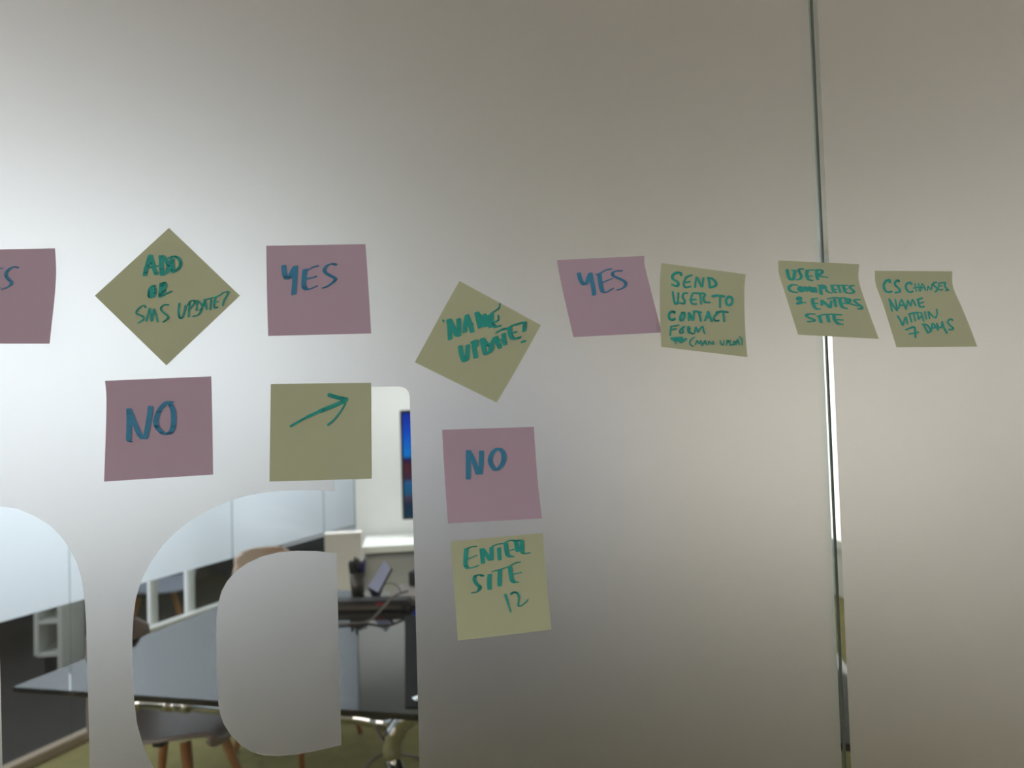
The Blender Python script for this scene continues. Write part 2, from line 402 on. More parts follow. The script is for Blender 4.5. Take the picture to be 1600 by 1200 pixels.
G_ADD = [(200, 390, 10, 7.5, 3.2, -4, [[(345, 95), (300, 250), (262, 400)], [(352, 95), (400, 270), (440, 385)], (0.35, [(255, 290), (370, 272), (490, 255)]),
          [(515, 100), (520, 250), (530, 385)], [(530, 100), (595, 170), (632, 260), (610, 340), (540, 395)],
          [(690, 150), (692, 250), (700, 350)], (0.75, [(645, 130), (730, 105), (800, 150), (822, 220), (795, 290), (700, 355)])]),
         (200, 390, 10, 6.0, 3.4, -4, [[(400, 565), (345, 620), (332, 700), (345, 740), (395, 725), (420, 640), (400, 575)], [(385, 600), (365, 720)],
          [(520, 540), (508, 640), (500, 735)], [(515, 540), (570, 520), (582, 560), (560, 640), (520, 700), (505, 730)], (0.4, [(500, 740), (590, 690), (680, 655)])]),
         (200, 390, 10, 3.2, 2.0, -10, [[(275, 905), (250, 873), (190, 900), (130, 970), (150, 1010), (240, 1050), (235, 1095), (165, 1143)],
          [(288, 1115), (340, 920), (367, 1115), (395, 960), (412, 945), (460, 1125)], [(630, 865), (570, 862), (515, 905), (530, 960), (620, 1040), (615, 1080), (550, 1132)],
          (1.1, [(803, 840), (788, 960), (803, 1055), (840, 1070), (878, 980), (898, 875)]), [(965, 835), (952, 950), (945, 1050)], [(935, 870), (970, 810), (1035, 795), (1030, 850), (965, 925)],
          [(1080, 795), (1075, 880), (1068, 950)], [(1070, 795), (1145, 850), (1150, 940), (1095, 1020), (1020, 1042)], [(1125, 955), (1160, 900), (1200, 795), (1215, 860), (1228, 935)], [(1155, 890), (1218, 870)],
          [(1190, 785), (1270, 766), (1328, 748)], [(1300, 775), (1292, 850), (1285, 935)], [(1365, 745), (1347, 830), (1352, 910), (1398, 897)], [(1360, 745), (1438, 712)], [(1355, 830), (1408, 812)],
          (0.9, [(1455, 693), (1500, 668), (1562, 660), (1548, 710), (1500, 790), (1482, 875)])])]
G_YES1 = [(420, 395, 10, 8.2, 2.6, -12, [[(232, 205), (245, 320), (275, 395), (325, 385), (365, 290), (410, 215)], [(415, 215), (410, 350), (400, 500), (388, 645)],
          [(565, 265), (550, 400), (548, 520), (575, 560)], (T, [(560, 265), (620, 262), (690, 222), (770, 205)]), (0.5, [(585, 280), (640, 250)]), (0.32, [(585, 405), (665, 390), (745, 370)]), (T, [(560, 570), (640, 566), (755, 517)]),
          (0.72, [(1045, 187), (990, 172), (910, 200), (868, 262), (890, 315), (975, 365), (1040, 405), (1015, 450), (930, 515), (855, 546)])])]
G_NO1 = [(170, 610, 10, 8.8, 2.8, 0, [[(315, 295), (320, 500), (310, 775)], [(318, 300), (390, 480), (475, 680), (530, 745)], [(652, 258), (630, 450), (572, 745)], [(520, 748), (570, 748)], (0.35, [(300, 788), (335, 800), (358, 800)]),
          [(975, 182), (900, 190), (805, 290), (745, 420), (738, 530), (790, 620), (860, 680)], [(945, 195), (1000, 300), (1012, 450), (1000, 580), (960, 660), (890, 684)]])]
G_NAME = [(690, 470, 10, 7.8, 3.6, -18, [[(112, 300), (125, 430), (132, 595)], [(130, 300), (190, 430), (232, 535)], [(265, 290), (270, 400), (268, 545)],
          [(395, 232), (372, 350), (358, 480)], [(395, 232), (440, 350), (478, 480)], [(390, 385), (465, 372)], [(548, 190), (572, 300), (600, 410)], [(562, 200), (620, 300), (672, 390)], [(668, 220), (690, 300), (702, 390)], [(738, 235), (750, 320), (765, 405)],
          (0.8, [(795, 210), (782, 300), (810, 385), (850, 410)]), (0.36, [(770, 200), (860, 142), (903, 105), (910, 50)]), (0.3, [(820, 335), (890, 300), (880, 230)]), (0.38, [(830, 412), (915, 392)]), (0.15, [(15, 305), (40, 320)]),
          [(290, 715), (310, 830), (345, 930), (388, 920), (402, 820), (408, 700)], [(500, 650), (512, 760), (535, 880)], [(485, 645), (535, 628), (548, 680), (510, 735)], [(632, 600), (650, 700), (680, 820)], [(642, 600), (720, 685), (780, 705), (765, 785), (690, 830)],
          [(830, 580), (800, 650), (762, 750)], [(850, 570), (878, 650), (908, 730)], [(800, 630), (900, 620)], [(970, 520), (975, 600), (988, 680)], (0.4, [(855, 495), (950, 447), (1030, 432)]),
          [(1065, 430), (1070, 520), (1105, 585)], (0.5, [(1030, 432), (1090, 395), (1150, 370)]), (0.32, [(1120, 495), (1170, 488)]), (0.4, [(1095, 592), (1170, 588), (1235, 566)]), (0.5, [(1165, 372), (1240, 347), (1310, 340)]), (0.85, [(1300, 350), (1296, 400), (1288, 470)]), (0.3, [(1247, 644), (1310, 630)])])]
G_YES2 = [(885, 405, 13.333, 6.8, 2.4, -10, [[(258, 295), (290, 420), (350, 515), (415, 505), (450, 400), (500, 295)], [(500, 295), (530, 450), (560, 600), (575, 740)],
          [(685, 310), (702, 450), (722, 580), (752, 670)], (0.5, [(625, 320), (720, 285), (780, 250)]), (T, [(720, 285), (830, 222), (940, 205)]), (0.34, [(760, 480), (860, 440), (948, 407)]), (T, [(745, 685), (830, 690), (900, 650), (972, 607)]),
          (0.72, [(1148, 242), (1060, 244), (985, 265), (955, 312), (1000, 360), (1120, 412), (1215, 470), (1236, 530), (1180, 598), (1072, 638)])])]
G_SEND = [(1030, 415, 10, 4.4, 3.2, 20, [[(342, 150), (335, 115), (270, 112), (212, 152), (212, 205), (280, 250), (300, 295), (270, 320), (205, 300)]]),
          (1030, 415, 10, 3.3, 2.6, 10, [[(510, 148), (425, 182), (388, 260), (388, 318), (420, 343), (488, 326)], [(400, 265), (478, 250)], [(582, 185), (567, 260), (562, 338)], [(592, 185), (630, 260), (658, 328)], [(693, 198), (682, 270), (675, 328)],
          (1.2, [(772, 202), (785, 270), (792, 338)]), (1.2, [(762, 192), (830, 205), (888, 270), (876, 318), (792, 342)]),
          [(212, 412), (226, 520), (250, 598), (288, 578), (296, 500), (300, 427)], [(440, 430), (390, 432), (362, 488), (390, 530), (400, 568), (380, 593), (322, 580)], [(600, 430), (530, 432), (500, 500), (500, 560), (522, 598), (578, 598)], [(482, 535), (570, 530)],
          [(640, 452), (646, 520), (656, 598)], [(600, 435), (690, 432), (718, 460), (690, 500), (702, 550), (722, 573), (788, 575)], (1.35, [(835, 480), (900, 467), (1010, 480)]), [(950, 490), (950, 570), (950, 648)], (1.25, [(1080, 488), (1045, 540), (1052, 598), (1090, 618), (1135, 588), (1142, 522), (1110, 485), (1072, 492)]),
          (1.2, [(240, 740), (230, 718), (182, 722), (152, 770), (162, 830), (200, 848), (240, 830)]), (1.2, [(380, 742), (335, 780), (332, 848), (368, 848), (396, 790), (388, 738), (352, 744)]), [(460, 742), (462, 855)], (1.2, [(466, 742), (500, 800), (522, 848)]), [(530, 848), (542, 742)],
          (1.2, [(540, 718), (600, 718), (648, 732)]), [(620, 742), (640, 810), (650, 868)], [(760, 722), (742, 790), (712, 858)], (1.2, [(766, 722), (790, 790), (818, 866)]), [(732, 802), (798, 810)], [(918, 742), (862, 790), (862, 848), (900, 862), (928, 858)], (1.2, [(895, 732), (980, 717), (1068, 727)]), [(1000, 732), (1006, 800), (1015, 868)]]),
          (1030, 415, 10, 2.7, 2.2, 0, [[(188, 952), (177, 1020), (173, 1088)], [(182, 952), (240, 942), (303, 931)], [(177, 1000), (268, 986)], [(375, 957), (332, 1000), (322, 1040), (350, 1058), (374, 1030), (365, 982), (398, 952)],
          [(450, 952), (446, 1000), (456, 1048), (480, 1040)], [(452, 952), (480, 980), (470, 1020), (510, 1063), (543, 1060)], [(556, 1038), (572, 962), (610, 1038), (622, 1000), (678, 952), (690, 1010), (710, 1058)]]),
          (1030, 480, 10, 4.0, 3.0, 0, [[(192, 485), (350, 475)], [(202, 500), (368, 500)], [(235, 522), (388, 514)], [(340, 545), (418, 497)], [(300, 500), (340, 548)], (0.5, [(255, 535), (255, 568)])]),
          (1030, 480, 10, 2.0, 1.7, 0, [[(550, 470), (492, 510), (478, 570), (525, 608)], [(567, 580), (590, 522), (620, 570), (648, 522), (668, 588)], [(662, 600), (690, 562), (720, 522), (740, 588)], [(690, 570), (732, 562)], [(772, 580), (777, 532), (830, 580), (845, 532), (850, 580)],
          [(952, 527), (975, 580), (1000, 588), (1010, 522)], [(1050, 598), (1060, 522), (1090, 532), (1062, 560)], [(1110, 522), (1112, 588), (1145, 585)], [(1180, 532), (1152, 560), (1166, 588), (1190, 560), (1180, 532)], [(1200, 580), (1225, 502), (1250, 580)], [(1212, 555), (1245, 550)], [(1257, 462), (1294, 510), (1294, 588)]])]
G_USER = [(1215, 405, 10, 5.6, 2.3, 5, [[(150, 165), (170, 270), (205, 320), (250, 305), (262, 230), (266, 185)], (T, [(222, 175), (290, 175)]), (0.85, [(395, 152), (342, 155), (335, 190), (368, 250), (358, 305), (305, 322)]),
          [(462, 185), (455, 250), (482, 315), (535, 332)], (T, [(442, 175), (560, 166)]), (T, [(480, 265), (545, 262)]), [(610, 175), (612, 250), (625, 315)], (0.9, [(600, 168), (675, 168), (702, 200), (660, 238), (622, 258)]), (0.34, [(640, 262), (785, 285)]),
          (0.9, [(295, 405), (230, 400), (175, 440), (205, 498), (300, 522)]), [(342, 435), (335, 478), (368, 504), (388, 460), (352, 430)], [(402, 495), (430, 435), (460, 495), (500, 435), (530, 505)], [(540, 445), (560, 512)], (0.8, [(590, 445), (600, 515)]),
          [(670, 425), (672, 490), (686, 548)], (0.8, [(642, 408), (715, 404), (716, 440), (682, 468)]), (0.8, [(745, 422), (770, 500), (838, 528)]), (0.9, [(852, 415), (870, 495), (908, 518)]), (T, [(832, 406), (940, 405)]), (T, [(862, 475), (920, 472)]),
          (0.8, [(952, 422), (980, 515)]), (0.5, [(932, 410), (1010, 406)]), (0.9, [(1030, 418), (1050, 498), (1088, 526)]), (0.5, [(1030, 410), (1090, 406)]), (T, [(1050, 468), (1090, 465)]), (0.85, [(1185, 412), (1135, 420), (1135, 450), (1190, 498), (1180, 522), (1122, 528)]),
          (0.9, [(330, 592), (305, 620), (340, 640), (366, 610), (342, 592)]), (0.8, [(305, 698), (332, 668), (368, 690)]), (0.6, [(340, 632), (380, 668), (438, 680)]), (0.6, [(312, 700), (378, 690)]),
          [(548, 625), (553, 690), (582, 755), (615, 774)], (T, [(542, 618), (620, 614)]), (T, [(562, 692), (630, 690)]), (T, [(600, 780), (665, 778)]), (0.8, [(690, 645), (690, 718)]), [(692, 645), (760, 700), (818, 755)], (0.8, [(838, 655), (830, 745)]),
          (0.5, [(782, 620), (860, 602), (938, 600)]), (0.9, [(890, 625), (910, 735)]), [(972, 615), (982, 690), (1012, 745), (1040, 760)], (T, [(1030, 765), (1090, 770)]), (0.5, [(960, 607), (1040, 602)]), (T, [(990, 695), (1050, 690)]),
          (0.9, [(1062, 615), (1090, 695)]), (0.9, [(1050, 607), (1118, 622), (1128, 660), (1082, 680)]), (0.6, [(1090, 680), (1150, 700), (1250, 730)]), (0.85, [(1278, 632), (1212, 634), (1205, 660), (1270, 710), (1316, 748), (1306, 775), (1262, 774)]),
          (0.85, [(572, 857), (485, 855), (445, 880), (500, 918), (575, 948), (556, 968), (478, 975)]), [(655, 895), (680, 985)], [(780, 885), (800, 975)], (0.5, [(622, 893), (720, 866), (850, 860), (1000, 868)]), [(882, 875), (885, 930), (922, 985), (960, 1008)], (T, [(940, 1015), (1020, 1016)]), (T, [(930, 945), (1020, 950)])])]
G_CS = [(1370, 420, 10, 4.2, 2.8, 15, [[(202, 210), (198, 173), (142, 192), (108, 260), (132, 338), (180, 366), (228, 354)], (0.9, [(345, 200), (330, 178), (287, 210), (292, 260), (348, 310), (362, 356), (292, 374)]), (0.9, [(540, 240), (528, 213), (472, 232), (453, 280), (482, 348), (530, 367), (560, 350)])]),
        (1370, 420, 10, 2.1, 1.8, 10, [[(597, 232), (616, 348)], [(652, 232), (666, 348)], [(572, 300), (690, 281)], [(682, 348), (710, 232), (764, 338)], [(687, 302), (740, 291)], [(792, 338), (802, 272), (850, 328), (860, 242)],
         (1.3, [(930, 212), (882, 222), (892, 260), (940, 300), (940, 338), (912, 358)]), [(970, 232), (966, 320), (1030, 325)], [(970, 270), (1010, 265)], [(962, 226), (1020, 216)], (1.3, [(1002, 222), (1072, 217), (1060, 260), (1090, 310), (1118, 333), (1082, 340)])]),
        (1370, 420, 10, 2.6, 2.0, 10, [[(192, 472), (216, 570), (240, 662)], (1.2, [(197, 477), (260, 580), (318, 652)]), [(290, 482), (306, 570), (320, 648)], [(380, 482), (357, 550), (342, 618)], (1.2, [(386, 482), (430, 560), (458, 628)]), (1.2, [(352, 575), (430, 560)]),
         [(472, 588), (482, 492), (530, 578), (556, 482), (610, 578)], (1.3, [(642, 482), (657, 550), (680, 597), (738, 590)]), (1.3, [(637, 482), (708, 457)]), [(652, 545), (733, 522)],
         (1.1, [(327, 737), (370, 810), (405, 882), (430, 800), (456, 757), (480, 858)]), [(510, 722), (545, 828)], (1.3, [(502, 707), (570, 692), (648, 682)]), [(575, 702), (600, 813)], [(632, 692), (660, 788)], [(690, 682), (734, 818)], [(642, 770), (700, 742)], [(750, 672), (775, 783)], [(802, 672), (825, 773)], [(812, 672), (860, 730), (918, 768)], [(935, 632), (945, 700), (922, 763)],
         (1.2, [(457, 950), (520, 926), (580, 907), (600, 960), (605, 1068)]), (1.1, [(507, 1018), (648, 990)]), (1.1, [(732, 872), (760, 930), (800, 998)]), (1.1, [(712, 867), (780, 872), (828, 930), (838, 978), (792, 1002)]), (1.1, [(852, 968), (872, 852), (958, 958)]), [(867, 930), (930, 906)], [(937, 852), (967, 918), (1010, 908), (1020, 832)], (1.2, [(1020, 832), (1050, 920), (1093, 1002)]), (1.1, [(1184, 802), (1150, 787), (1107, 830), (1140, 880), (1192, 920), (1188, 943), (1132, 948)])])]
G_ENTER = [(700, 830, 10, 7.0, 2.3, -8, [[(287, 282), (277, 400), (273, 520), (300, 570)], (T, [(270, 275), (320, 262), (380, 241), (445, 238)]), (0.36, [(320, 430), (450, 378)]), (T, [(290, 580), (380, 570), (472, 536)]), [(525, 278), (537, 390), (546, 498)], [(542, 278), (610, 380), (655, 450)], [(678, 258), (680, 350), (678, 448)],
           (0.95, [(795, 265), (800, 350), (808, 442)]), (0.5, [(690, 240), (760, 207), (860, 192)]), [(902, 198), (912, 290), (932, 372), (975, 395)], (0.5, [(880, 187), (950, 148), (1030, 142)]), (0.34, [(970, 300), (1030, 285)]), (T, [(950, 400), (1025, 395)]), [(1062, 160), (1076, 250), (1092, 312)], [(1040, 155), (1100, 145), (1150, 155), (1142, 250), (1110, 305)], [(1155, 160), (1158, 250), (1160, 322)], (0.4, [(1150, 340), (1210, 350), (1278, 338)]),
           (0.9, [(542, 700), (500, 682), (435, 695), (412, 750), (450, 830), (498, 870), (480, 922)]), (0.4, [(490, 925), (440, 952), (370, 963)]), [(652, 680), (642, 790), (650, 905)], [(813, 615), (806, 730), (805, 852)], (0.42, [(690, 630), (800, 602), (930, 560)]), [(970, 570), (982, 680), (1002, 772), (1035, 795)], (0.5, [(950, 555), (1040, 502), (1125, 480)]), (0.36, [(1030, 670), (1143, 646)]), (0.4, [(1020, 805), (1098, 796)])]),
           (710, 900, 10, 4.0, 2.4, -8, [(1.05, [(797, 292), (820, 370)]), (0.9, [(815, 350), (845, 450)]), (0.6, [(840, 430), (880, 562)]), (1.0, [(885, 282), (930, 252), (985, 270), (1008, 330)]), (0.7, [(1008, 330), (1000, 420), (1002, 468), (1050, 463)]), (0.4, [(1040, 466), (1110, 410), (1150, 366)])])]
G_NO2 = [(700, 670, 10, 8.0, 2.6, 0, [[(318, 345), (318, 560), (316, 780)], [(326, 350), (400, 500), (462, 690)], [(522, 352), (520, 520), (505, 690)], [(470, 703), (505, 703)], [(775, 310), (700, 370), (660, 480), (676, 560), (725, 636)], [(805, 312), (866, 380), (872, 480), (838, 570), (775, 636), (730, 642)]])]
G_ARROW = [(440, 600, 10, 4.0, 4.0, 0, [(0.85, [(142, 660), (270, 585), (400, 515)]), (1.15, [(400, 515), (600, 425)]), (1.5, [(600, 425), (800, 345), (985, 265)]), (1.5, [(745, 172), (850, 205), (1012, 240)]), (0.5, [(1000, 290), (960, 370), (900, 460), (810, 570)]), (0.75, [(810, 570), (725, 640)])])]
G_ES = [(0, 380, 13.333, 5.6, 2.4, -10, [(0.6, [(380, 510), (280, 492), (200, 530)]), [(215, 520), (135, 600), (125, 680), (170, 750), (238, 810), (218, 872)], (0.7, [(220, 872), (130, 925), (42, 958)]), (T, [(-90, 540), (40, 520)]), [(-130, 560), (-150, 700), (-140, 850), (-100, 940)], (T, [(-130, 745), (-10, 720)]), (T, [(-100, 950), (-5, 930)])])]

NOTES = [
 ('pink', [((-72, 391), (86, 388)), ((-72, 430), (87.8, 425)), ((-74, 475), (85.3, 465)), ((-77, 510), (81, 505)), ((-80, 537), (77.5, 537))], (0, .001, .002, .004, .006), G_ES, 'ink_blue',
  'pink sticky note cut off by the left picture edge, blue letter S visible'),
 ('yellow', [((148, 462), (264, 356)), ((204, 516.5), (319.5, 409)), ((260, 571), (375, 462))], (0, .0006, .0015), G_ADD, 'ink_teal',
  'yellow-green sticky note turned on its corner reading ADD OR SMS UPDATE?'),
 ('pink', [((416, 384), (571, 381.5)), ((416.5, 420), (573.5, 416)), ((417.5, 475), (577, 470)), ((419, 525), (580, 521))], (0, .0005, .002, .004), G_YES1, 'ink_blue',
  'pink sticky note reading YES, between the two diamond-turned notes'),
 ('pink', [((164, 595), (330, 588)), ((166.3, 625), (331, 620)), ((165, 685), (332.2, 680)), ((162.5, 752.6), (333, 741.5))], (0, .0005, .001, .003), G_NO1, 'ink_blue',
  'pink sticky note reading NO, below the ADD OR SMS UPDATE? diamond'),
 ('yellow', [((423, 600), (580, 598)), ((422, 676), (580.5, 672)), ((421, 752.5), (581, 748))], (0, .0006, .002), G_ARROW, 'ink_teal',
  'yellow-green sticky note with a drawn arrow, over the tall letter stem'),
 ('yellow', [((718, 439), (845, 508)), ((694, 481.5), (823, 548)), ((671, 524), (798, 592)), ((648, 566), (776, 629))], (0, .0006, .0015, .004), G_NAME, 'ink_teal',
  'tilted yellow-green sticky note reading NAME UPDATE?'),
 ('pink', [((691, 671.5), (834, 667)), ((692.6, 705), (836.3, 702)), ((695.5, 755), (840.6, 757)), ((700, 817.7), (847, 810))], (0, .0008, .003, .007), G_NO2, 'ink_blue',
  'pink sticky note reading NO, above the ENTER SITE 12 note'),
 ('yellow', [((704.5, 846), (848, 833)), ((706.5, 882), (851, 871)), ((710.5, 935), (856, 926)), ((715.4, 1001), (862, 983.7))], (0, .0008, .003, .007), G_ENTER, 'ink_teal',
  'bright yellow sticky note reading ENTER SITE 12, lowest in its column'),
 ('pink', [((870.5, 406.5), (1006.5, 399.8)), ((873, 423), (1007.8, 417)), ((881.5, 464), (1019, 462)), ((896, 526.8), (1034, 519.5))], (0, .0008, .003, .006), G_YES2, 'ink_blue',
  'pink slanting sticky note reading YES, tucked beside the SEND USER note'),
 ('yellow', [((1033.7, 411), (1165, 428.5)), ((1031.5, 434), (1163, 453)), ((1031, 475), (1163.3, 487)), ((1032, 512), (1165, 526)), ((1033.4, 542), (1168, 558))], (0.0006, .003, .008, .011, .013), G_SEND, 'ink_teal',
  'yellow-green sticky note reading SEND USER TO CONTACT FORM'),
 ('yellow', [((1216, 407), (1342.4, 412.7)), ((1217, 427), (1341.5, 435)), ((1225, 453), (1347, 457)), ((1235, 485), (1359, 491)), ((1247, 523), (1373, 529.5))], (0, .001, .008, .017, .026), G_USER, 'ink_teal',
  'yellow-green sticky note bridging the glass seam, reading USER COMPLETES & ENTERS SITE'),
 ('yellow', [((1367, 423), (1488, 424)), ((1368.4, 444), (1488.8, 447)), ((1380, 476), (1500, 474)), ((1390, 508), (1514, 507)), ((1400.7, 542.6), (1527, 541.5))], (0, .001, .008, .016, .024), G_CS, 'ink_teal',
  'yellow-green sticky note reading CS CHANGES NAME WITHIN 7 DAYS, rightmost of all'),
]
for colr, rows, lifts, groups, ink, label in NOTES:
    sh = Sheet(rows, lifts)
    cx = sum(r[0][0] + r[1][0] for r in rows) / (2 * len(rows)); cy = sum(r[0][1] + r[1][1] for r in rows) / (2 * len(rows))
    org = on_y(cx, cy, 0)
    o = link('sticky_note', sh.mesh(org), M['note_' + colr], smooth=True); o.location = org
    tag(o, label, 'sticky note', 'sticky notes on the frosted glass')
    link('handwriting', ink_mesh(sh, groups, org), M[ink], o)

# ------------------------------------------------------------------ meeting table
TZ = 0.74
A1 = math.radians(-20.8)
E1 = Vector((math.cos(A1), math.sin(A1), 0)); E2 = Vector((-math.sin(A1), math.cos(A1), 0))
P0 = Vector((-1.225, 1.841, 0))
table = tag(root('meeting_table', P0, A1), 'black glossy meeting table with silver legs behind the letter cutouts', 'table')
def tl(t, u, z=0.0): return Vector((t, u, z))           # table coordinates: t along the front edge, u inwards
LT = 2.5
def edge_pt(px, py):
    p = on_z(px, py, TZ) - P0; return (p.dot(E1), p.dot(E2))
lf = edge_pt(340, 948); k = 1.22 / lf[1]
top_poly = [(0, 0), (LT, 0), (LT - 0.02, 1.22), (lf[0] * k, 1.22)]
bm = bmesh.new(); lo = [bm.verts.new((x, y, TZ - 0.018)) for x, y in top_poly]; hi = [bm.verts.new((x, y, TZ)) for x, y in top_poly]
bm.faces.new(hi); bm.faces.new(lo[::-1])
for i in range(4): bm.faces.new((lo[i], lo[(i + 1) % 4], hi[(i + 1) % 4], hi[i]))
bmesh.ops.recalc_face_normals(bm, faces=bm.faces[:])
bmesh.ops.bevel(bm, geom=[e for e in bm.edges if abs(e.verts[0].co.z - e.verts[1].co.z) < 1e-5], offset=0.002, segments=1, affect='EDGES')
link('tabletop', bm, M['table_black'], table)
def tpx(px, py, z):
    p = on_z(px, py, z) - P0; return Vector((p.dot(E1), p.dot(E2), z))
ZT = 0.672
tc_ = tpx(606, 1124, ZT)
uB = tc_.y; tC = tc_.x
for (ua, ub) in ((uB, uB),):
    bmx = tube_bm([tl(0.34, uB, ZT), tl(tC - 0.02, uB, ZT)], 0.019, 14); fr = link('frame_tube', bmx, M['chrome'], table, smooth=False)
link('frame_tube', tube_bm([tl(0.32, 1.05, ZT), tl(tC, 1.05, ZT)], 0.019, 14), M['chrome'], table)
link('frame_tube', tube_bm([tl(tC + 0.02, uB + 0.06, ZT), tl(tC, 1.02, ZT)], 0.019, 14), M['chrome'], table)
cp = tpx(268, 1106, ZT)
bm = bmesh.new()
add_tube(bm, [tl(cp.x - 0.045, uB, ZT), tl(cp.x - 0.02, uB, ZT), tl(cp.x - 0.0199, uB, ZT), tl(cp.x + 0.0199, uB, ZT), tl(cp.x + 0.02, uB, ZT), tl(cp.x + 0.045, uB, ZT)], [0.023, 0.023, 0.021, 0.021, 0.023, 0.023], 14)
link('coupling', bm, M['chrome'], table)
def casting(t, u, dt, du, out=0.26):
    P = lambda a, b, c: tl(t + a * dt, u + b * du, ZT + c)
    bm = bmesh.new()
    add_tube(bm, smooth_path([P(-0.16, 0, 0), P(-0.08, 0, 0), P(-0.03, -0.002, -0.004), P(0.02, -0.006, 0.0), P(0.07, -0.010, 0.030)], 4), [0.019] * 4 + [0.022] * 4 + [0.026] * 4 + [0.029] * 5, 14)
    add_tube(bm, smooth_path([P(0.125, -0.010, 0.050), P(0.085, -0.012, 0.034), P(0.045, -0.015, 0.0), P(0.022, -0.020, -0.045), P(0.020, -0.022, -0.100)], 4), [0.036] * 4 + [0.034] * 4 + [0.031] * 4 + [0.027] * 4 + [0.024], 14)
    lg = link('leg', bm, M['chrome'], table)
    bm = bmesh.new(); a = P(0.020, -0.022, -0.090); b = tl(t + out * dt, u - 0.13 * du, 0.03)
    add_tube(bm, [a, b], [0.021, 0.017], 14)
    for q in (-1, 1): add_tube(bm, [a + Vector((0.014 * q, -0.014, 0)), b + Vector((0.011 * q, -0.011, 0))], [0.006, 0.005], 8)
    link('leg_shaft', bm, M['chrome'], lg)
    bm = bmesh.new(); add_tube(bm, [tl(b.x, b.y, 0.0), tl(b.x, b.y, 0.012), tl(b.x, b.y, 0.035)], [0.035, 0.033, 0.016], 16)
    link('foot', bm, M['chrome'], lg)
casting(tC, uB, 1, 1); casting(0.335, uB, -0.35, 1); casting(0.36, 1.05, -1, -1); casting(tC + 0.02, 1.05, 1, -1)

# ------------------------------------------------------------------ shell chairs
def chair(name, loc, rz, shell, label, group=None, sc=1.0, back_h=0.40):
    r = tag(root(name, loc, rz), label, 'chair', group)        # the seat faces +x
    prof = [(0.235, 0.425, .20), (0.245, 0.440, .205), (0.22, 0.452, .215), (0.13, 0.448, .23), (0.02, 0.438, .235), (-0.10, 0.440, .235), (-0.175, 0.462, .23), (-0.215, 0.52, .225), (-0.24, 0.45 + 0.18, .215), (-0.262, 0.45 + back_h * .75, .20), (-0.275, 0.45 + back_h * .95, .165), (-0.279, 0.45 + back_h, .11)]
    cen = smooth_path([Vector((x, z, w_)) for x, z, w_ in prof], 3); K = 12
    bm = bmesh.new(); g = []
    for i, p in enumerate(cen):
        f = i / (len(cen) - 1); row = []
        for k in range(K + 1):
            a = (k / K) * 2 - 1
            row.append(bm.verts.new((p.x + 0.10 * (max(0, f - .5) * 2) * a * a * a * a * (1 if f < .9 else .6) + 0.05 * max(0, f - .55) * a * a, a * p.z * sc, p.y + 0.045 * a ** 4 * max(0, 1 - f * 1.5))))
        g.append(row)
    for i in range(len(g) - 1):
        for k in range(K): bm.faces.new((g[i][k], g[i][k + 1], g[i + 1][k + 1], g[i + 1][k]))
    bmesh.ops.recalc_face_normals(bm, faces=bm.faces[:])
    bmesh.ops.solidify(bm, geom=bm.faces[:], thickness=0.014)
    o = link('seat_shell', bm, shell, r, smooth=True)
    bm = bmesh.new(); add_box(bm, (0.02, 0, 0.418), (0.22, 0.04, 0.018), bevel=0.004); add_box(bm, (0.02, 0, 0.418), (0.04, 0.22, 0.018), bevel=0.004)
    link('under_frame', bm, M['black'], r)
    for sx in (1, -1):
        for sy in (1, -1):
            link('leg', tube_bm([(0.02 + 0.10 * sx, 0.10 * sy, 0.428), (0.02 + 0.205 * sx, 0.20 * sy, 0.0)], [0.019, 0.0125], 12), M['wood'], r, smooth=True)
    return r
cA = on_z(266, 1128, 0.45)
chair('shell_chair', (cA.x, cA.y, 0), A1 + 0.1, M['chair_shell'], 'taupe shell chair with wooden legs pushed under the near end of the black table', sc=0.84, back_h=0.345)
cB = on_y(458, 905, 2.98)
chair('shell_chair', (cB.x, cB.y, 0), A1 - 0.25, M['chair_tan_sunlit'], 'sunlit tan shell chair with a rounded back standing at the far table corner', back_h=0.44)
cC = on_z(248, 920, 0.44)
chair('shell_chair', (cC.x, cC.y, 0), math.radians(200), M['chair_grey'], 'dark grey shell chair beyond the side glass wall', back_h=0.42)

# ------------------------------------------------------------------ things on the table
def on_table(px, py): p = on_z(px, py, TZ); return Vector((p.x, p.y, TZ + 0.0005))
cupc = on_table(559, 929)
cup = tag(root('pen_cup', cupc), 'grey tapered pen cup full of dark pens on the black table', 'cup')
bm = bmesh.new(); prof = [(0.0, 0.0), (0.026, 0.0), (0.029, 0.004), (0.036, 0.098), (0.0345, 0.098), (0.027, 0.006), (0.0, 0.006)]
S = 24; rings = []
for rr, z in prof: rings.append([bm.verts.new((max(rr, 1e-5) * math.cos(2 * math.pi * k / S), max(rr, 1e-5) * math.sin(2 * math.pi * k / S), z)) for k in range(S)])
for i in range(len(rings) - 1):
    for k in range(S): bm.faces.new((rings[i][k], rings[i][(k + 1) % S], rings[i + 1][(k + 1) % S], rings[i + 1][k]))
bmesh.ops.remove_doubles(bm, verts=bm.verts[:], dist=1e-5)
link('body', bm, M['mesh_cup'], cup, smooth=True)
pens = [(-0.031, 0.004, .146, 'black'), (-0.022, -0.014, .158, 'black'), (-0.014, 0.010, .150, 'black'), (-0.006, -0.016, .172, 'black'), (0.003, 0.006, .160, 'black'), (0.010, -0.014, .152, 'black'), (0.019, -0.012, .150, 'pen_blue'), (0.029, 0.004, .154, 'pen_blue')]
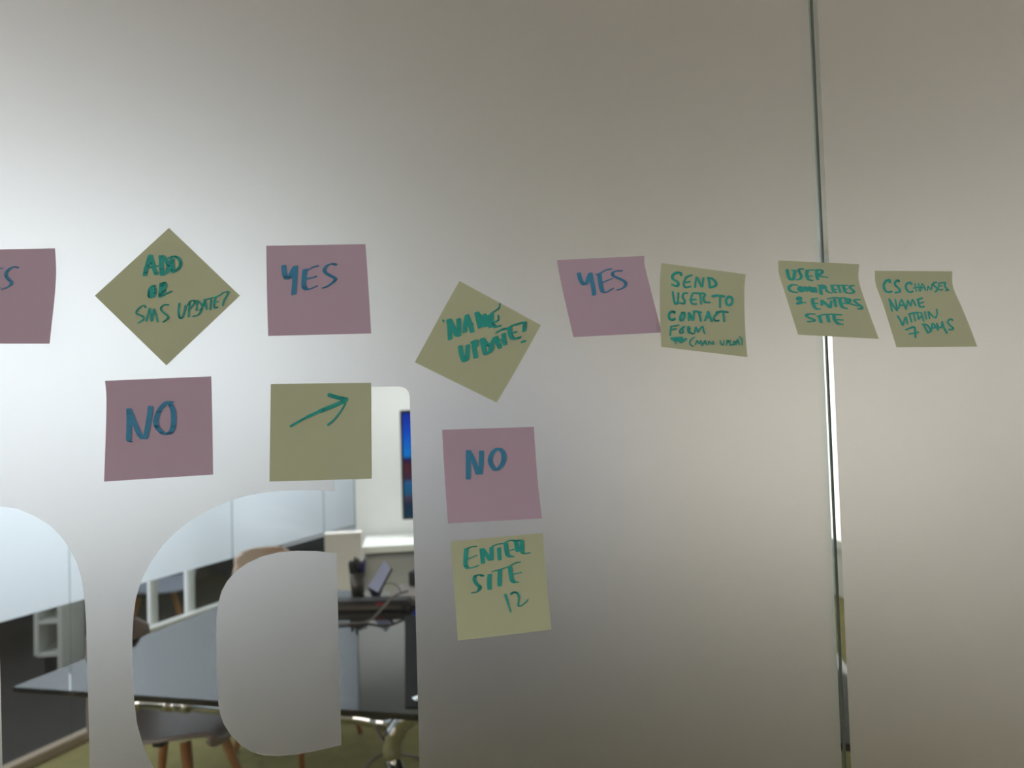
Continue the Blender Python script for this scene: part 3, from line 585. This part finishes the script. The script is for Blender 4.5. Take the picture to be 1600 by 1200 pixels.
pl = ['black pen leaning farthest left in the grey cup', 'black pen second from the left in the grey cup', 'black pen at the back, third from the left in the grey cup', 'tallest black pen, near the middle of the grey cup',
      'black pen just right of the tallest one in the grey cup', 'black pen beside the blue-capped pens in the grey cup', 'blue-capped pen left of the other blue pen in the grey cup', 'blue-capped pen leaning farthest right in the grey cup']
for (dx, dy, h, mm), lb in zip(pens, pl):
    a = Vector((dx * 0.5, dy * 0.7, 0.009)); b = Vector((dx * 1.12, dy * 1.2, h)); d = (b - a).normalized()
    p = tag(root('pen', cupc), lb, 'pen', 'pens in the grey cup')
    link('barrel', tube_bm([a, a + d * 0.004, a.lerp(b, 0.6)], [0.002, 0.0048, 0.0048], 8), M['black'], p)
    link('cap', tube_bm([a.lerp(b, 0.6), a.lerp(b, 0.61), b - d * 0.012, b], [0.0050, 0.0064, 0.0060, 0.0028], 8), M[mm], p)

# pale sheet on a dark tilted stand
tp = on_table(586, 936)
depth_y = tp.y
st = tag(root('tablet_stand', tp), 'pale blue tablet leaning on a dark navy stand on the table', 'tablet')
q = [on_y(574.5, 917, depth_y - 0.02) - tp, on_y(591, 925.5, depth_y - 0.03) - tp, on_y(611, 888, depth_y + 0.03) - tp, on_y(600, 875.5, depth_y + 0.04) - tp]
def slab(bm, q, th):
    n = (q[1] - q[0]).cross(q[3] - q[0]).normalized()
    if n.y > 0: n = -n
    a = [bm.verts.new(v) for v in q]; b = [bm.verts.new(v - n * th) for v in q]
    bm.faces.new(a); bm.faces.new(b[::-1])
    for i in range(4): bm.faces.new((a[i], a[(i + 1) % 4], b[(i + 1) % 4], b[i]))
    bmesh.ops.recalc_face_normals(bm, faces=bm.faces[:])
    return n
bm = bmesh.new(); n_ = slab(bm, q, 0.002); link('screen', bm, M['screen_blue'], st)
bm = bmesh.new(); q2 = [v - n_ * 0.003 for v in q]
rt = (q[1] - q[0]).normalized() * 0.008
slab(bm, [q2[0] - rt * .2, q2[1] + rt, q2[2] + rt, q2[3] - rt * .2], 0.010); link('case', bm, M['black'], st)
bm = bmesh.new()
f0 = [q[0] - n_ * .0, q[1] + rt, Vector((0.012, -0.005, 0.0)), Vector((-0.008, -0.01, 0.0))]
slab(bm, [f0[0], f0[1], f0[2], f0[3]], 0.014); link('foot', bm, M['navy'], st)

# dark conference bar lying on the table
bl, br = on_table(470, 957), on_table(641, 954)
ax = (br - bl).normalized(); Lb = (br - bl).length; ang = math.atan2(ax.y, ax.x)
bar = tag(root('conference_bar', (bl + br) / 2, ang), 'long dark conference bar with a red tab lying on the black table', 'speaker')
link('body', box_bm((0, 0.045, 0.0195), (Lb, 0.09, 0.038), 0, 0.012), M['bar'], bar, smooth=False)
link('grille', box_bm((-0.01, -0.0005, 0.014), (Lb - 0.05, 0.006, 0.016), 0, 0.002), M['brown_grille'], bar)
rx = (on_table(584, 967) - (bl + br) / 2).dot(ax)
link('red_tab', box_bm((rx, 0.001, 0.0275), (0.034, 0.007, 0.007), 0, 0.002), M['red'], bar)['label'] = 'small red tab'
# paper, black box, cables at the right
pp = on_table(628, 938)
pap = tag(root('paper_stack', pp, A1), 'stack of white papers under the black box on the table', 'papers')
link('sheets', box_bm((0.06, 0.10, 0.010), (0.26, 0.20, 0.020), 0.1, 0.001), M['paper'], pap)
bx = on_table(652, 930)
kb = tag(root('black_box', Vector((bx.x + 0.02, bx.y + 0.085, TZ + 0.022)), A1), 'small black box standing on the white papers', 'box')
bm = bmesh.new(); add_box(bm, (0, 0, 0.030), (0.10, 0.06, 0.056), 0, 0.004); link('body', bm, M['black'], kb)
link('lid', box_bm((0, 0, 0.060), (0.102, 0.062, 0.006), 0, 0.002), M['bar'], kb)
c1 = [on_table(505, 976), on_table(540, 975), on_table(575, 972) , on_table(598, 962) + Vector((0, -0.01, 0.03)), on_table(616, 952) + Vector((0, 0, 0.05)), on_table(638, 943) + Vector((0, 0, 0.05))]
c1 = [p + Vector((0, -0.012, 0.005)) for p in c1]
tag(link('usb_cable', tube_bm(smooth_path(c1, 6), 0.0045, 8), M['cable'], smooth=True), 'grey-brown cable curling over the dark conference bar', 'cable')
c2 = [on_y(594, 934, depth_y - 0.02), on_y(600, 914, depth_y), on_y(614, 912, depth_y), on_y(624, 920, depth_y), on_y(628, 934, depth_y - 0.02)]
tag(link('thin_cable', tube_bm(smooth_path(c2, 6), 0.0018, 6), M['black'], smooth=True), 'thin black cable arching beside the pale blue tablet', 'cable')
mq = [on_table(632.5, 963), on_table(633, 1106), on_table(800, 1113), on_table(790, 958)]
bm = bmesh.new(); lo = [bm.verts.new(p) for p in mq]; hi = [bm.verts.new(p + Vector((0, 0, 0.003))) for p in mq]
bm.faces.new(hi); bm.faces.new(lo[::-1])
for i in range(4): bm.faces.new((lo[i], lo[(i + 1) % 4], hi[(i + 1) % 4], hi[i]))
bmesh.ops.recalc_face_normals(bm, faces=bm.faces[:])
tag(link('desk_mat', bm, M['matte_black']), 'matte black desk mat on the near edge of the black table', 'mat')
# cable hanging along the table leg
def T2W(v): return P0 + E1 * v.x + E2 * v.y + Vector((0, 0, v.z))
c3 = [on_y(586, 1134, 1.50), on_y(600, 1160, 1.49), on_y(612, 1188, 1.49), on_y(624, 1230, 1.50), on_y(622, 1330, 1.55)]
c3.append(Vector((c3[-1].x + 0.02, 1.95, 0.006)))
tag(link('power_cable', tube_bm(smooth_path(c3, 6), 0.005, 8), M['cable'], smooth=True), 'pale cable hanging down beside the silver table leg', 'cable')
c4 = [on_z(560, 1225, 0.006), on_z(572, 1196, 0.006), on_z(592, 1180, 0.006), on_z(618, 1176, 0.006), on_z(660, 1185, 0.006)]
tag(link('floor_cable', tube_bm(smooth_path(c4, 6), 0.005, 8), M['cable'], smooth=True), 'pale cable looping on the green carpet under the table', 'cable')

# ------------------------------------------------------------------ end wall: screen, sideboard, low cabinet
YT = 4.98
tlp, tbp = on_y(617.5, 640.5, YT), on_y(629, 812.5, YT)
hgt = tlp.z - tbp.z; wid = hgt * 16 / 9
tilt = math.radians(9)
tv = tag(root('wall_screen', Vector((tbp.x + wid / 2, YT, tbp.z))), 'large black-framed screen showing a blue sky landscape on the white end wall', 'screen')
mt = bpy.data.materials.new('screen_picture'); mt.use_nodes = True; nt = mt.node_tree; nt.nodes.clear()
out = nt.nodes.new('ShaderNodeOutputMaterial'); em = nt.nodes.new('ShaderNodeEmission'); tc = nt.nodes.new('ShaderNodeTexCoord'); sep = nt.nodes.new('ShaderNodeSeparateXYZ'); ramp = nt.nodes.new('ShaderNodeValToRGB')
nz = nt.nodes.new('ShaderNodeTexNoise'); nz.inputs['Scale'].default_value = 7; nz.inputs['Detail'].default_value = 4
ad = nt.nodes.new('ShaderNodeMath'); ad.operation = 'MULTIPLY_ADD'; ad.inputs[1].default_value = 0.10
nt.links.new(tc.outputs['Generated'], sep.inputs[0]); nt.links.new(tc.outputs['Object'], nz.inputs['Vector'])
nt.links.new(nz.outputs['Fac'], ad.inputs[0]); nt.links.new(sep.outputs['Z'], ad.inputs[2]); nt.links.new(ad.outputs[0], ramp.inputs[0])
cr = ramp.color_ramp
stops = [(0.0, srgb(8, 60, 80)), (0.17, srgb(30, 46, 70)), (0.24, srgb(70, 60, 80)), (0.30, srgb(20, 90, 130)), (0.38, srgb(40, 90, 140)), (0.42, srgb(60, 45, 70)), (0.56, srgb(80, 40, 48)), (0.62, srgb(30, 30, 80)), (0.66, srgb(20, 120, 205)), (0.85, srgb(20, 80, 200)), (1.0, srgb(16, 50, 165))]
cr.elements[0].position, cr.elements[0].color = stops[0]; cr.elements[1].position, cr.elements[1].color = stops[-1]
for p_, c_ in stops[1:-1]:
    e = cr.elements.new(p_); e.color = c_
nt.links.new(ramp.outputs[0], em.inputs[0]); em.inputs[1].default_value = 0.9; nt.links.new(em.outputs[0], out.inputs[0])
Rx = Matrix.Rotation(tilt, 3, 'X')
def tbox(c, s, bev=0.0):
    bm = bmesh.new(); add_box(bm, (0, 0, 0), s, 0, bev)
    for v in bm.verts: v.co = Rx @ (v.co + Vector(c))
    return bm
link('housing', tbox((0, 0.025, hgt / 2), (wid, 0.045, hgt), 0.004), M['black'], tv)
link('display', tbox((0, 0.0005, hgt / 2), (wid - 0.036, 0.003, hgt - 0.036)), mt, tv)
link('wall_bracket', box_bm((0, (YE - YT) / 2 + 0.01, hgt / 2), (0.4, YE - YT - 0.03, 0.3)), M['black'], tv)

ys = 4.72
l0 = on_y(566, 850, ys); l1 = on_y(566, 836, ys)
xs0 = l0.x; zt = on_y(606, 849, ys).z
sb = tag(root('sideboard', Vector((xs0, ys, 0))), 'long grey sideboard with a thick white top under the wall screen', 'cabinet')
WS = 2.6; ztop = zt - 0.02
link('worktop', box_bm((WS / 2, 0.22, ztop - 0.02), (WS, 0.46, 0.05), 0, 0.004), M['white_gloss'], sb)
link('body', box_bm((WS / 2, 0.235, (ztop - 0.07) / 2 + 0.01), (WS - 0.02, 0.40, ztop - 0.09)), M['grey_panel'], sb)
for i in range(4):
    d_ = link('door', box_bm((0.02 + 0.64 * i + 0.32, 0.022, (ztop - 0.09) / 2 + 0.02), (0.632, 0.02, ztop - 0.12), 0, 0.002), M['grey_panel'], sb)
    link('handle', box_bm((0.02 + 0.64 * i + 0.58, 0.006, ztop - 0.14), (0.012, 0.014, 0.1), 0, 0.003), M['chrome'], d_)
yc = 4.60
a0 = on_y(507, 865, yc); a1 = on_y(564, 834, yc)
lc = tag(root('low_cabinet', Vector((a0.x, yc, 0))), 'light grey low cabinet between the side glass and the sideboard', 'cabinet')
wc = a1.x - a0.x; hc = a1.z
link('body', box_bm((wc / 2, 0.05, hc / 2), (wc, 0.08, hc - 0.002), 0, 0.003), M['grey_light'], lc)
link('top', box_bm((wc / 2, 0.05, hc + 0.004), (wc + 0.004, 0.09, 0.012), 0, 0.002), M['grey_light'], lc)

# ------------------------------------------------------------------ beyond the side glass
def beyond(px, py, off):                       # sight line met with a plane parallel to the side glass
    d = ray(px, py); t = ((sw(0, off) - CAM).dot(SN)) / d.dot(SN); return CAM + d * t
b0 = beyond(53, 1022, -0.9); b1 = on_y(97, 1021, b0.y)
bs = tag(root('bookcase', Vector((b0.x, b0.y, 0)), 0.0), 'white open bookcase standing beyond the side glass wall', 'shelf')
WB = (Vector((b1.x, b1.y, 0)) - Vector((b0.x, b0.y, 0))).length; zb0 = b0.z - 0.012
link('side_panel', box_bm((0.012, 0.15, 0.62 + zb0 / 2), (0.024, 0.30, 1.24 - zb0)), M['white_gloss'], bs)
link('plinth', box_bm((WB / 2, 0.17, zb0 / 2 - 0.006), (WB - 0.05, 0.2, zb0 - 0.012)), M['black'], bs)
link('side_panel', box_bm((WB - 0.0125, 0.15, 0.62), (0.025, 0.30, 1.24)), M['white_gloss'], bs)
link('back_panel', box_bm((WB / 2, 0.30, 0.66), (WB, 0.01, 1.16)), M['grey_panel'], bs)
for z in (zb0, zb0 + 0.19, zb0 + 0.42, 0.95, 1.23):
    link('shelf_board', box_bm((WB / 2, 0.15, z), (WB - 0.03, 0.29, 0.022)), M['white_gloss'], bs)
for k, (xa, wpost) in enumerate(((239, 0.055), (297, 0.06))):
    pb = beyond(xa, 985, -0.21)
    o = link('white_post', tube_bm([(0, 0, 0), (0, 0, 0.05), (0, 0, 0.052), (0, 0, H - 0.001)], [wpost * .8, wpost * .8, wpost / 2, wpost / 2], 16), M['white_trim'])
    o.location = (pb.x, pb.y, 0)
    tag(o, ['slim white post behind the side glass, left of the grey chair', 'slim white post behind the side glass, right of the grey chair'][k], 'post', 'white posts beyond the side glass')
wb0 = sw(0.55, -0.16); c = sw(1.42, -0.11)
bn = tag(root('window_bench', Vector((c.x, c.y, 0)), -SANG), 'low white bench running behind the side glass wall', 'bench')
link('seat_board', box_bm((0, 0, 0.375), (0.07, 2.0, 0.03), 0, 0.003), M['white_gloss'], bn)
for u in (-0.96, 0, 0.96): link('leg', box_bm((0, u, 0.18), (0.06, 0.04, 0.36)), M['white_gloss'], bn)
